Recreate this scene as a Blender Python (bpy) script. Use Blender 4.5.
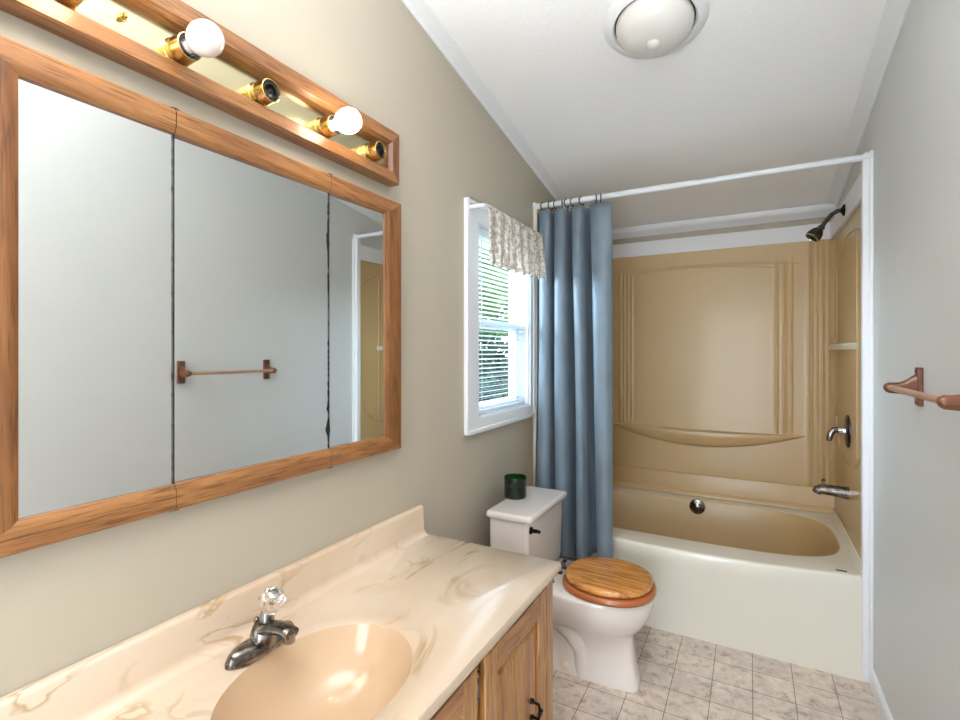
import bpy, bmesh, math, random
from math import sin, cos, pi, sqrt, exp
from mathutils import Vector, Matrix, Euler

for o in list(bpy.data.objects):
    bpy.data.objects.remove(o)
SC = bpy.context.scene
COL = SC.collection

# ------------------------------------------------------------------ camera
cam_d = bpy.data.cameras.new('camera'); cam = bpy.data.objects.new('camera', cam_d)
COL.objects.link(cam); SC.camera = cam
cam.location = (1.0765, 0.0, 1.3849)
cam.rotation_euler = (pi / 2, 0, 0.5008)
cam_d.sensor_width = 36.0
cam_d.lens = 494.46 / 960 * 36.0
cam_d.shift_y = -8.3 / 960
cam_d.clip_start = 0.02

# ------------------------------------------------------------------ world, light, exposure
w = bpy.data.worlds.new('daylight'); SC.world = w; w.use_nodes = True
bg = w.node_tree.nodes['Background']
bg.inputs[0].default_value = (0.80, 0.92, 1.0, 1); bg.inputs[1].default_value = 1.9

def area(name, loc, target, sx, sy, energy, color):
    d = bpy.data.lights.new(name, 'AREA'); d.shape = 'RECTANGLE'; d.size = sx; d.size_y = sy
    d.energy = energy; d.color = color
    o = bpy.data.objects.new(name, d); COL.objects.link(o); o.location = loc
    o.rotation_euler = (Vector(target) - Vector(loc)).to_track_quat('-Z', 'Y').to_euler()
    return o
area('daylight_outside_window', (-1.3, 1.80, 2.2), (0.0, 2.25, 1.45), 1.3, 1.3, 190, (0.66, 0.83, 1.0))
area('added_doorway_fill', (0.85, -1.42, 1.05), (1.05, 1.6, 1.75), 0.9, 2.0, 27, (0.74, 0.87, 1.0))  # added fill lamp, unseen, shines in from behind the camera
b_ = area('added_ceiling_bounce', (0.8, -0.75, 1.45), (0.8, -0.05, 2.85), 0.45, 0.5, 46, (0.93, 0.96, 1.0))  # added lamp, out of view, bounced off the ceiling to brighten the room
b_.data.spread = math.radians(80)
sd_ = bpy.data.lights.new('sun', 'SUN'); sd_.energy = 2.5; sd_.angle = math.radians(2); sd_.color = (1.0, 0.96, 0.88)
sun = bpy.data.objects.new('sun', sd_); COL.objects.link(sun); sun.location = (6, -3, 9)
sun.rotation_euler = Vector((-0.8, 0.35, -0.7)).to_track_quat('-Z', 'Y').to_euler()

SC.view_settings.view_transform = 'Standard'
SC.view_settings.look = 'None'
SC.view_settings.gamma = 1.0
SC.view_settings.use_curve_mapping = False
SC.view_settings.exposure = 0.62
SC.cycles.use_denoising = True
SC.cycles.max_bounces = 10
SC.cycles.diffuse_bounces = 5
SC.cycles.glossy_bounces = 5
SC.cycles.transmission_bounces = 8
SC.cycles.transparent_max_bounces = 12
SC.cycles.sample_clamp_indirect = 6.0
SC.cycles.caustics_reflective = False
SC.cycles.caustics_refractive = False

# ------------------------------------------------------------------ helpers
def lin(c):
    return tuple((x / 12.92 if x <= 0.04045 else ((x + 0.055) / 1.055) ** 2.4) for x in (v / 255 for v in c)) + (1,)

class MB:
    def __init__(self): self.v = []; self.f = []
    def add(self, vs, fs):
        n = len(self.v); self.v += [tuple(p) for p in vs]; self.f += [tuple(i + n for i in q) for q in fs]
        return self
    def box(self, x0, x1, y0, y1, z0, z1):
        vs = [(x, y, z) for x in (x0, x1) for y in (y0, y1) for z in (z0, z1)]
        return self.add(vs, [(0, 1, 3, 2), (4, 6, 7, 5), (0, 4, 5, 1), (2, 3, 7, 6), (0, 2, 6, 4), (1, 5, 7, 3)])
    def loft(self, rings, closed=True, cap=(True, True)):
        n = len(rings[0]); vs = [p for r in rings for p in r]; fs = []
        m = n if closed else n - 1
        for a in range(len(rings) - 1):
            for i in range(m):
                j = (i + 1) % n
                fs.append((a * n + i, a * n + j, (a + 1) * n + j, (a + 1) * n + i))
        if closed and cap[0]: fs.append(tuple(range(n - 1, -1, -1)))
        if closed and cap[1]: fs.append(tuple((len(rings) - 1) * n + i for i in range(n)))
        return self.add(vs, fs)
    def lathe(self, prof, c=(0, 0, 0), axis=(0, 0, 1), n=32, cap=(True, True)):
        """prof: list of (radius, distance along the axis)"""
        q = Vector((0, 0, 1)).rotation_difference(Vector(axis).normalized()); c = Vector(c)
        rings = [[c + q @ Vector((r * cos(2 * pi * k / n), r * sin(2 * pi * k / n), h)) for k in range(n)] for r, h in prof]
        return self.loft(rings, True, cap)
    def tube(self, pts, r, n=12, cap=(True, True), closed=False):
        pts = [Vector(p) for p in pts]; rings = []; N = len(pts)
        rr = r if isinstance(r, (list, tuple)) else [r] * N
        up = None
        for i, p in enumerate(pts):
            if closed: t = pts[(i + 1) % N] - pts[i - 1]
            else: t = pts[min(i + 1, N - 1)] - pts[max(i - 1, 0)]
            t.normalize()
            if up is None:
                up = Vector((0, 0, 1)) if abs(t.z) < 0.9 else Vector((0, 1, 0))
            a = (up - t * up.dot(t)).normalized(); b = t.cross(a); up = a
            rings.append([p + (a * cos(2 * pi * k / n) + b * sin(2 * pi * k / n)) * rr[i] for k in range(n)])
        if closed:
            rings.append(rings[0]); return self.loft(rings, True, (False, False))
        return self.loft(rings, True, cap)
    def prism(self, poly, axis, a, b):
        """poly in the two other axes (in x,y,z order), extruded along axis from a to b"""
        def P(u, v, t): return {'x': (t, u, v), 'y': (u, t, v), 'z': (u, v, t)}[axis]
        return self.loft([[P(u, v, a) for u, v in poly], [P(u, v, b) for u, v in poly]])
    def grid(self, f, nu, nv):
        vs = [f(i, j) for i in range(nu) for j in range(nv)]
        fs = [(i * nv + j, (i + 1) * nv + j, (i + 1) * nv + j + 1, i * nv + j + 1) for i in range(nu - 1) for j in range(nv - 1)]
        return self.add(vs, fs)

def root_of(o):
    while o.parent: o = o.parent
    return o

def obj(name, mb, mat, parent=None, loc=None, smooth=35, bevel=0, seg=2, label=None, kind=None):
    me = bpy.data.meshes.new(name)
    off = Vector(root_of(parent).location) if parent else Vector(loc or (0, 0, 0))
    me.from_pydata([tuple(Vector(p) - off) for p in mb.v], [], mb.f)
    bm = bmesh.new(); bm.from_mesh(me)
    bmesh.ops.remove_doubles(bm, verts=bm.verts, dist=1e-6)
    bmesh.ops.recalc_face_normals(bm, faces=bm.faces)
    bm.to_mesh(me); bm.free()
    if smooth:
        for p in me.polygons: p.use_smooth = True
        me.set_sharp_from_angle(angle=math.radians(smooth))
    me.materials.append(mat)
    o = bpy.data.objects.new(name, me); COL.objects.link(o)
    if parent: o.parent = parent
    else: o.location = off
    if bevel:
        b = o.modifiers.new('bevel', 'BEVEL'); b.width = bevel; b.segments = seg; b.limit_method = 'ANGLE'; b.angle_limit = math.radians(40)
        b.harden_normals = False
    if label: o['label'] = label
    if kind: o['kind'] = kind
    return o

def thing(name, label, cat, loc=(0, 0, 0), group=None):
    o = bpy.data.objects.new(name, None); COL.objects.link(o); o.location = loc; o.empty_display_size = 0.05
    o['label'] = label; o['category'] = cat
    if group: o['group'] = group
    return o
def tag(o, label, cat, group=None, kind=None):
    o['label'] = label; o['category'] = cat
    if group: o['group'] = group
    if kind: o['kind'] = kind
    return o
def struct(name, mb, mat, **k):
    o = obj(name, mb, mat, **k); o['kind'] = 'structure'; return o
def copy_tree(o, parent=None):
    c = o.copy(); COL.objects.link(c); c.parent = parent
    for ch in list(o.children): copy_tree(ch, c)
    return c

# ------------------------------------------------------------------ materials
def new_mat(name):
    m = bpy.data.materials.new(name); m.use_nodes = True
    nt = m.node_tree; b = nt.nodes['Principled BSDF']
    return m, nt, b
def node(nt, typ, **kw):
    n = nt.nodes.new(typ)
    for k, v in kw.items(): setattr(n, k, v)
    return n
def coords(nt, scale=(1, 1, 1), rot=(0, 0, 0), loc=(0, 0, 0)):
    tc = node(nt, 'ShaderNodeTexCoord'); mp = node(nt, 'ShaderNodeMapping')
    mp.inputs['Scale'].default_value = scale; mp.inputs['Rotation'].default_value = rot; mp.inputs['Location'].default_value = loc
    nt.links.new(tc.outputs['Object'], mp.inputs[0]); return mp.outputs[0]
def ramp(nt, fac, stops):
    r = node(nt, 'ShaderNodeValToRGB'); e = r.color_ramp.elements
    while len(e) > 1: e.remove(e[-1])
    e[0].position = stops[0][0]; e[0].color = stops[0][1]
    for p, c in stops[1:]:
        x = e.new(p); x.color = c
    nt.links.new(fac, r.inputs[0]); return r.outputs[0]
def noise(nt, vec, scale, detail=4, rough=0.5, dist=0.0):
    n = node(nt, 'ShaderNodeTexNoise'); n.inputs['Scale'].default_value = scale; n.inputs['Detail'].default_value = detail
    n.inputs['Roughness'].default_value = rough; n.inputs['Distortion'].default_value = dist
    nt.links.new(vec, n.inputs['Vector']); return n.outputs['Fac']
def bump(nt, b, h, strength, dist=0.01):
    n = node(nt, 'ShaderNodeBump'); n.inputs['Strength'].default_value = strength; n.inputs['Distance'].default_value = dist
    nt.links.new(h, n.inputs['Height']); nt.links.new(n.outputs[0], b.inputs['Normal'])
def mixc(nt, fac, a, b, typ='MIX'):
    n = node(nt, 'ShaderNodeMix', data_type='RGBA', blend_type=typ)
    for i, s in ((0, fac), (6, a), (7, b)):
        if hasattr(s, 'links') or isinstance(s, bpy.types.NodeSocket): nt.links.new(s, n.inputs[i])
        else: n.inputs[i].default_value = s
    return n.outputs[2]

def paint(name, c, rough=0.5, bs=180, bst=0.05, var=0.0, coat=0.0, spec=0.5):
    m, nt, b = new_mat(name); v = coords(nt)
    c = lin(c); b.inputs['Base Color'].default_value = c; b.inputs['Roughness'].default_value = rough
    b.inputs['Specular IOR Level'].default_value = spec
    if var:
        d = tuple(x * (1 - var) for x in c[:3]) + (1,)
        nt.links.new(ramp(nt, noise(nt, v, 3.0, 3), [(0.35, c), (0.7, d)]), b.inputs['Base Color'])
    if bst: bump(nt, b, noise(nt, v, bs, 3), bst, 0.004)
    if coat: b.inputs['Coat Weight'].default_value = coat; b.inputs['Coat Roughness'].default_value = 0.08
    return m
def metal(name, c, rough=0.2, var=0.0, c2=None):
    m, nt, b = new_mat(name); v = coords(nt)
    b.inputs['Base Color'].default_value = lin(c); b.inputs['Metallic'].default_value = 1; b.inputs['Roughness'].default_value = rough
    if c2: nt.links.new(ramp(nt, noise(nt, v, 40, 4), [(0.42, lin(c)), (0.62, lin(c2))]), b.inputs['Base Color'])
    return m
def oak(name, axis, light, mid, dark, rough=0.35, coat=0.25, s=1.0, pc=0.42, rc=0.5):
    """grain runs along axis"""
    m, nt, b = new_mat(name)
    sc = {'x': (2.2, 22, 22), 'y': (22, 2.2, 22), 'z': (22, 22, 2.2)}[axis]
    v = coords(nt, tuple(q * s for q in sc))
    big = noise(nt, v, 0.8, 3, 0.5, 0.4)
    col = ramp(nt, big, [(0.3, lin(mid)), (0.5, lin(light)), (0.72, lin(mid))])
    w_ = node(nt, 'ShaderNodeTexWave', wave_type='BANDS'); w_.bands_direction = 'DIAGONAL'
    v2 = coords(nt, tuple(q * 0.55 * s for q in sc)); nt.links.new(v2, w_.inputs['Vector'])
    w_.inputs['Scale'].default_value = 2.0; w_.inputs['Distortion'].default_value = 7; w_.inputs['Detail'].default_value = 3; w_.inputs['Detail Scale'].default_value = 1.2
    rings = ramp(nt, w_.outputs['Fac'], [(0.0, (0.62, 0.62, 0.62, 1)), (0.3, (1, 1, 1, 1)), (1, (0.93, 0.93, 0.93, 1))])
    col = mixc(nt, rc, col, rings, 'MULTIPLY')
    v3 = coords(nt, tuple(q * 5 * s if q > 5 else q * 2 * s for q in sc))
    pores = noise(nt, v3, 2.6, 2, 0.6)
    pr = ramp(nt, pores, [(0.34, lin(dark)), (0.47, (1, 1, 1, 1))])
    col = mixc(nt, pc, col, pr, 'MULTIPLY')
    nt.links.new(col, b.inputs['Base Color'])
    b.inputs['Roughness'].default_value = rough; b.inputs['Coat Weight'].default_value = coat; b.inputs['Coat Roughness'].default_value = 0.15
    bump(nt, b, pores, 0.12, 0.002)
    return m

M = {}
M['wall'] = paint('greige_wall_paint', (181, 171, 153), 0.42, 60, 0.05, 0.02)  # shared wall paint, warm tan light mixed into this copy's colour
M['wall_daylit'] = paint('greige_wall_paint_daylit', (206, 207, 206), 0.42, 60, 0.05, 0.02)  # same wall paint, cool window daylight mixed into the colour
M['ceiling'] = paint('ceiling_paint', (246, 246, 246), 0.8, 120, 0.35)
M['trim'] = paint('white_trim_paint', (232, 233, 235), 0.35, 60, 0.01)
M['cream_trim'] = paint('cream_trim_paint', (226, 214, 196), 0.4, 60, 0.01)
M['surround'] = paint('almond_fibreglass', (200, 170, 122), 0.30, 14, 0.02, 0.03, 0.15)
M['tub'] = paint('almond_fibreglass_daylit', (230, 225, 211), 0.2, 14, 0.02, 0.0, 0.4)  # same almond unit, cool daylight painted in as a paler colour
M['ceramic'] = paint('bone_vitreous_china', (226, 216, 208), 0.12, 20, 0.0, 0, 0.6)
M['cap'] = paint('cream_plastic', (232, 214, 184), 0.35, 20, 0.0)
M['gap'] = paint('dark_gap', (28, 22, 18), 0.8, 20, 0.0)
M['wear'] = paint('desilvered_black', (22, 22, 20), 0.5, 20, 0.0)
M['chrome'] = metal('chrome', (190, 190, 192), 0.12)
M['chrome_dark'] = metal('aged_chrome', (150, 146, 142), 0.2, 0, (100, 92, 86))
M['bronze'] = metal('dark_pewter', (86, 82, 78), 0.28, 0, (60, 56, 52))
M['black_iron'] = metal('black_iron', (46, 38, 32), 0.4)
M['ring'] = metal('bronze_hook', (70, 58, 44), 0.35)
M['brass'] = metal('polished_brass', (226, 198, 132), 0.2, 0, (208, 170, 96))
M['plate'] = metal('brushed_brass_plate', (206, 196, 160), 0.22)
M['socket'] = paint('black_socket', (14, 13, 12), 0.35, 20, 0.0)
M['oak_y'] = oak('honey_oak_along_y', 'y', (158, 108, 62), (132, 84, 46), (96, 50, 26), pc=0.6)
M['oak_z'] = oak('honey_oak_along_z', 'z', (140, 92, 52), (118, 72, 38), (76, 42, 22), pc=0.6)
M['oak_cab_z'] = oak('cabinet_oak_along_z', 'z', (192, 140, 82), (158, 104, 52), (96, 52, 26), pc=0.7)
M['oak_cab_y'] = oak('cabinet_oak_along_y', 'y', (182, 128, 74), (148, 94, 46), (96, 54, 28), pc=0.7)
M['seat'] = oak('seat_oak', 'x', (222, 154, 78), (184, 112, 44), (126, 66, 22), 0.25, 0.5, s=0.8, pc=0.6, rc=0.9)
M['seat_edge'] = paint('seat_edge_oak', (176, 98, 52), 0.25, 30, 0.02, 0.2, 0.5)
M['towel_wood'] = oak('red_oak', 'x', (112, 60, 26), (88, 42, 16), (60, 26, 10), 0.3, 0.25)
M['towel_dowel'] = paint('worn_dowel', (176, 140, 118), 0.45, 60, 0.03, 0.2)
M['rod'] = paint('white_rod', (222, 226, 230), 0.3, 20, 0.0)
M['slat'] = None

# mirror
m, nt, b = new_mat('mirror_glass'); b.inputs['Base Color'].default_value = (0.90, 0.93, 0.92, 1); b.inputs['Metallic'].default_value = 1; b.inputs['Roughness'].default_value = 0.015; M['mirror'] = m
# cultured marble
def marble(name):
    m, nt, b = new_mat(name); v = coords(nt, (1, 0.42, 1), (0, 0, 0.5))
    base = ramp(nt, noise(nt, v, 3.0, 3, 0.5, 0.6), [(0.3, lin((200, 174, 146))), (0.6, lin((216, 196, 173)))])
    vein = noise(nt, v, 5.5, 3, 0.5, 2.6)
    msk = ramp(nt, vein, [(0.47, (0, 0, 0, 1)), (0.54, (0.9, 0.9, 0.9, 1)), (0.565, (0, 0, 0, 1))])
    sp = ramp(nt, noise(nt, coords(nt, (1, 1, 1), (0, 0, 0), (0.35, 0.2, 0)), 4.5, 2), [(0.46, (0, 0, 0, 1)), (0.62, (1, 1, 1, 1))])
    mm = mixc(nt, 1.0, msk, sp, 'MULTIPLY')
    sw = ramp(nt, noise(nt, v, 2.4, 2, 0.5, 2.0), [(0.55, (0, 0, 0, 1)), (0.7, (0.35, 0.35, 0.35, 1))])
    c1 = mixc(nt, sw, base, lin((198, 164, 128)))
    c2 = mixc(nt, mm, c1, lin((176, 146, 108)))
    nt.links.new(c2, b.inputs['Base Color']); b.inputs['Roughness'].default_value = 0.2
    b.inputs['Coat Weight'].default_value = 1.0; b.inputs['Coat Roughness'].default_value = 0.015
    return m
M['marble'] = marble('cultured_marble')
M['marble_bowl'] = paint('cultured_marble_bowl', (204, 174, 141), 0.09, 8, 0.0, 0.06, 0.0)
# vinyl floor
def floor_mat():
    m, nt, b = new_mat('vinyl_tile_floor')
    v = coords(nt)
    br = node(nt, 'ShaderNodeTexBrick'); br.offset = 0; br.squash = 1
    p = 0.1492
    mp = node(nt, 'ShaderNodeMapping'); nt.links.new(v, mp.inputs[0])
    mp.inputs['Location'].default_value = (-(0.636 - 4 * p), -(2.597 - 20 * 0.1475), 0)
    nt.links.new(mp.outputs[0], br.inputs['Vector'])
    br.inputs['Scale'].default_value = 1; br.inputs['Brick Width'].default_value = p; br.inputs['Row Height'].default_value = 0.1475
    br.inputs['Mortar Size'].default_value = 0.0016; br.inputs['Mortar Smooth'].default_value = 0.1
    br.inputs['Color1'].default_value = (0.94, 0.93, 0.93, 1); br.inputs['Color2'].default_value = (1, 1, 1, 1); br.inputs['Mortar'].default_value = (0.30, 0.27, 0.25, 1)
    n1 = noise(nt, v, 22, 6, 0.7, 0.5)
    c = ramp(nt, n1, [(0.34, lin((172, 162, 154))), (0.45, lin((216, 206, 198))), (0.66, lin((240, 232, 224)))])
    n2 = ramp(nt, noise(nt, v, 4.5, 2), [(0.4, lin((238, 230, 224))), (0.62, lin((255, 246, 236)))])
    c = mixc(nt, 1.0, c, n2, 'MULTIPLY')
    c = mixc(nt, 1.0, c, br.outputs['Color'], 'MULTIPLY')
    nt.links.new(c, b.inputs['Base Color']); b.inputs['Roughness'].default_value = 0.33
    bump(nt, b, n1, 0.08, 0.003)
    return m
M['floor'] = floor_mat()
# curtain
def cloth(name, c, c2, rough=0.55, sheen=0.3, trans=0.0):
    m, nt, b = new_mat(name); v = coords(nt, (1, 1, 0.35))
    nt.links.new(ramp(nt, noise(nt, v, 14, 4), [(0.3, lin(c)), (0.7, lin(c2))]), b.inputs['Base Color'])
    b.inputs['Roughness'].default_value = rough; b.inputs['Sheen Weight'].default_value = sheen
    bump(nt, b, noise(nt, coords(nt, (1, 1, 1)), 420, 2), 0.12, 0.002)
    return m
M['curtain'] = cloth('blue_satin', (96, 109, 120), (112, 126, 138), 0.45, 0.1)
# lace: woven pattern with real holes
def lace():
    m, nt, b = new_mat('ivory_lace'); v = coords(nt)
    vo = node(nt, 'ShaderNodeTexVoronoi', feature='F1'); vo.inputs['Scale'].default_value = 70; nt.links.new(v, vo.inputs['Vector'])
    hole = ramp(nt, vo.outputs['Distance'], [(0.20, (0, 0, 0, 1)), (0.30, (1, 1, 1, 1))])
    reg = ramp(nt, noise(nt, v, 16, 2), [(0.36, (1, 1, 1, 1)), (0.46, (0, 0, 0, 1))])
    al = mixc(nt, 1.0, hole, reg, 'LIGHTEN')
    nt.links.new(ramp(nt, noise(nt, v, 55, 3), [(0.4, lin((176, 164, 150))), (0.56, lin((230, 222, 212)))]), b.inputs['Base Color']); b.inputs['Roughness'].default_value = 0.8
    nt.links.new(al, b.inputs['Alpha'])
    tr = node(nt, 'ShaderNodeBsdfTranslucent'); tr.inputs[0].default_value = lin((240, 234, 226))
    tp = node(nt, 'ShaderNodeBsdfTransparent')
    mx = node(nt, 'ShaderNodeMixShader'); mx.inputs[0].default_value = 0.12
    mx2 = node(nt, 'ShaderNodeMixShader')
    out = nt.nodes['Material Output']
    b.inputs['Alpha'].default_value = 1
    for l in list(b.inputs['Alpha'].links): nt.links.remove(l)
    nt.links.new(b.outputs[0], mx.inputs[1]); nt.links.new(tr.outputs[0], mx.inputs[2])
    nt.links.new(al, mx2.inputs[0]); nt.links.new(tp.outputs[0], mx2.inputs[1]); nt.links.new(mx.outputs[0], mx2.inputs[2])
    nt.links.new(mx2.outputs[0], out.inputs[0])
    bump(nt, b, vo.outputs['Distance'], 0.5, 0.003)
    return m
M['lace'] = lace()
def translucent(name, c, t=0.4, rough=0.4):
    m, nt, b = new_mat(name); b.inputs['Base Color'].default_value = lin(c); b.inputs['Roughness'].default_value = rough
    tr = node(nt, 'ShaderNodeBsdfTranslucent'); tr.inputs[0].default_value = lin(c)
    mx = node(nt, 'ShaderNodeMixShader'); mx.inputs[0].default_value = t
    nt.links.new(b.outputs[0], mx.inputs[1]); nt.links.new(tr.outputs[0], mx.inputs[2])
    nt.links.new(mx.outputs[0], nt.nodes['Material Output'].inputs[0]); return m
M['slat'] = translucent('white_slat', (238, 242, 246), 0.3)
M['dome'] = translucent('frosted_dome', (234, 231, 226), 0.15, 0.3)
def pane():
    m, nt, b = new_mat('window_glass'); nt.nodes.remove(b)
    tp = node(nt, 'ShaderNodeBsdfTransparent'); gl = node(nt, 'ShaderNodeBsdfGlossy'); gl.inputs['Roughness'].default_value = 0.02
    tp.inputs[0].default_value = (0.95, 0.97, 0.96, 1)
    mx = node(nt, 'ShaderNodeMixShader'); mx.inputs[0].default_value = 0.06; nt.links.new(tp.outputs[0], mx.inputs[1]); nt.links.new(gl.outputs[0], mx.inputs[2])
    nt.links.new(mx.outputs[0], nt.nodes['Material Output'].inputs[0]); return m
M['pane'] = pane()
def glass(name, c, rough=0.02, ior=1.45):
    m, nt, b = new_mat(name); b.inputs['Base Color'].default_value = c; b.inputs['Transmission Weight'].default_value = 1
    b.inputs['Roughness'].default_value = rough; b.inputs['IOR'].default_value = ior; return m
M['green_glass'] = glass('dark_green_glass', (0.01, 0.16, 0.03, 1), 0.04)
M['acrylic'] = glass('clear_acrylic', (0.96, 0.93, 0.90, 1), 0.05, 1.4)
def bulb_mat(name, c, e, ec=(1, 0.86, 0.66, 1)):
    m, nt, b = new_mat(name); b.inputs['Base Color'].default_value = lin(c); b.inputs['Roughness'].default_value = 0.2
    b.inputs['Emission Color'].default_value = ec; b.inputs['Emission Strength'].default_value = e
    b.inputs['Coat Weight'].default_value = 0.6; b.inputs['Coat Roughness'].default_value = 0.05
    return m
M['bulb_on'] = bulb_mat('lit_bulb', (255, 250, 240), 18)
M['bulb_off'] = bulb_mat('opal_bulb', (250, 236, 228), 0)
M['leaf'] = translucent('light_leaves', (140, 180, 100), 0.4)
M['leaf_dark'] = translucent('dark_leaves', (60, 84, 62), 0.3)
M['bark'] = paint('bark', (96, 84, 70), 0.9, 30, 0.3)
M['grass'] = paint('lawn', (110, 130, 80), 0.9, 30, 0.4, 0.3)

# ------------------------------------------------------------------ room shell
W = 1.524; YB = 3.60; YF = -1.35
SL = 0.1798
def zc(y): return 2.399 + SL * (2.609 - y)      # line where the crown meets the walls
def zceil(y): return zc(y) + 0.035
struct('floor', MB().box(-0.12, W + 0.12, YF - 0.1, YB + 0.1, -0.08, 0), M['floor'], smooth=0)
# ceiling slab following the slope
yb, yf = YB + 0.1, YF - 0.12
struct('ceiling', MB().prism([(yf, zceil(yf)), (yb, zceil(yb)), (yb, zceil(yb) + 0.1), (yf, zceil(yf) + 0.1)], 'x', -0.12, W + 0.12), M['ceiling'], smooth=0)
# left wall with the window opening
WY0, WY1, WZ0, WZ1 = 1.935, 2.53, 1.09, 1.965
mb = MB()
mb.prism([(YF, 0), (WY0, 0), (WY0, zceil(WY0)), (YF, zceil(YF))], 'x', -0.12, 0)
mb.prism([(WY1, 0), (YB, 0), (YB, zceil(YB)), (WY1, zceil(WY1))], 'x', -0.12, 0)
mb.box(-0.12, 0, WY0, WY1, 0, WZ0)
mb.prism([(WY0, WZ1), (WY1, WZ1), (WY1, zceil(WY1)), (WY0, zceil(WY0))], 'x', -0.12, 0)
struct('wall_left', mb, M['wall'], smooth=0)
struct('wall_right', MB().prism([(YF, 0), (YB, 0), (YB, zceil(YB)), (YF, zceil(YF))], 'x', W, W + 0.12), M['wall_daylit'], smooth=0)
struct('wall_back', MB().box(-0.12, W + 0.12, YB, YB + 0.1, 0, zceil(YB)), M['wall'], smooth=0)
# wall behind the camera, unseen doorway opened wide for the added fill
mb = MB(); DX0, DX1, DZ = 0.45, 1.4, 2.3
mb.box(-0.12, DX0, YF - 0.1, YF, 0, zceil(YF)).box(DX1, W + 0.12, YF - 0.1, YF, 0, zceil(YF)).box(DX0, DX1, YF - 0.1, YF, DZ, zceil(YF))
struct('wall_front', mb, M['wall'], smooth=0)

# crown mouldings: stepped cove profile (d = distance out from the wall, h = height above the crown foot)
CP = [(0, 0), (0.006, 0), (0.010, 0.006), (0.012, 0.014), (0.030, 0.022), (0.036, 0.025), (0.050, 0.028), (0.056, 0.031), (0.056, 0.045), (0, 0.045)]
def crown(name, f0, f1):
    return struct(name, MB().loft([[f0(d, h) for d, h in CP], [f1(d, h) for d, h in CP]]), M['trim'], smooth=50)
crown('trim_1', lambda d, h: (d, YF, zc(YF) + h), lambda d, h: (d, YB, zc(YB) + h))
crown('trim_2', lambda d, h: (W - d, YF, zc(YF) + h), lambda d, h: (W - d, YB, zc(YB) + h))
CB = [(0, -0.026), (0.008, -0.026), (0.012, -0.020), (0.020, -0.014), (0.040, 0.0), (0.052, 0.010), (0.056, 0.04), (0, 0.04)]
struct('trim_3', MB().loft([[(0.0, YB - d, zc(YB) + h) for d, h in CB], [(W, YB - d, zc(YB) + h) for d, h in CB]]), M['trim'], smooth=50)
# white boards above the shower surround (back and both sides)
struct('trim_4', MB().box(0.0, W, YB - 0.045, YB, 2.05, 2.15), M['trim'], bevel=0.004)
struct('trim_5', MB().box(W - 0.035, W, 2.625, YB - 0.045, 2.045, 2.15), M['trim'], bevel=0.004)
struct('trim_6', MB().box(0, 0.035, 2.625, YB - 0.045, 2.045, 2.15), M['trim'], bevel=0.004)
# vertical trims at the alcove mouth
struct('trim_7', MB().box(W - 0.036, W - 0.012, 2.588, 2.625, 0, 2.19).box(W - 0.014, W, 2.575, 2.625, 0, 2.19), M['trim'], bevel=0.004)
struct('trim_8', MB().box(0, 0.022, 2.588, 2.625, 0, 2.19), M['cream_trim'], bevel=0.004)
# baseboards
BP = [(0, 0), (0.014, 0), (0.014, 0.058), (0.008, 0.068), (0, 0.07)]
struct('baseboard_right', MB().loft([[(W - d, YF, z) for d, z in BP], [(W - d, 2.575, z) for d, z in BP]]), M['trim'], smooth=30)
struct('baseboard_left', MB().loft([[(d, 1.505, z) for d, z in BP], [(d, 2.588, z) for d, z in BP]]), M['trim'], smooth=30)

# ------------------------------------------------------------------ window
win = bpy.data.objects.new('window_1', None); COL.objects.link(win); win.location = (-0.06, 2.23, WZ0); win['kind'] = 'structure'
mb = MB(); a0, a1, b0, b1 = 1.82, 2.572, 1.027, 2.044     # outer edge of the casing
def ring_boxes(mb, x0, x1, o, i):
    (ya, yb_, za, zb), (yc, yd, zc_, zd) = o, i
    mb.box(x0, x1, ya, yc, za, zb).box(x0, x1, yd, yb_, za, zb).box(x0, x1, yc, yd, za, zc_).box(x0, x1, yc, yd, zd, zb)
ring_boxes(mb, 0, 0.012, (a0 + 0.01, a1, b0 + 0.008, b1 - 0.008), (WY0, WY1, WZ0, WZ1))
c1 = obj('casing', mb, M['trim'], win, bevel=0.002)
mb = MB()
ring_boxes(mb, 0, 0.02, (a0, a1, b0, b1), (a0 + 0.02, a1 - 0.008, b0 + 0.017, b1 - 0.02))
obj('casing_moulding', mb, M['trim'], win, bevel=0.006, seg=3)
mb = MB()
ring_boxes(mb, -0.12, 0.0, (WY0, WY1, WZ0, WZ1), (WY0 + 0.006, WY1 - 0.006, WZ0 + 0.006, WZ1 - 0.006))
obj('jamb', mb, M['trim'], win)
for nm, x0, z0, z1 in (('upper_sash', -0.105, 1.50, WZ1 - 0.006), ('lower_sash', -0.08, WZ0 + 0.006, 1.54)):
    mb = MB(); s0, s1 = WY0 + 0.006, WY1 - 0.006
    ring_boxes(mb, x0, x0 + 0.022, (s0, s1, z0, z1), (s0 + 0.035, s1 - 0.035, z0 + 0.04, z1 - 0.04))
    sh = obj('sash', mb, M['trim'], win, bevel=0.003)
    obj('pane', MB().box(x0 + 0.009, x0 + 0.012, s0 + 0.035, s1 - 0.035, z0 + 0.04, z1 - 0.04), M['pane'], sh, smooth=0)

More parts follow.
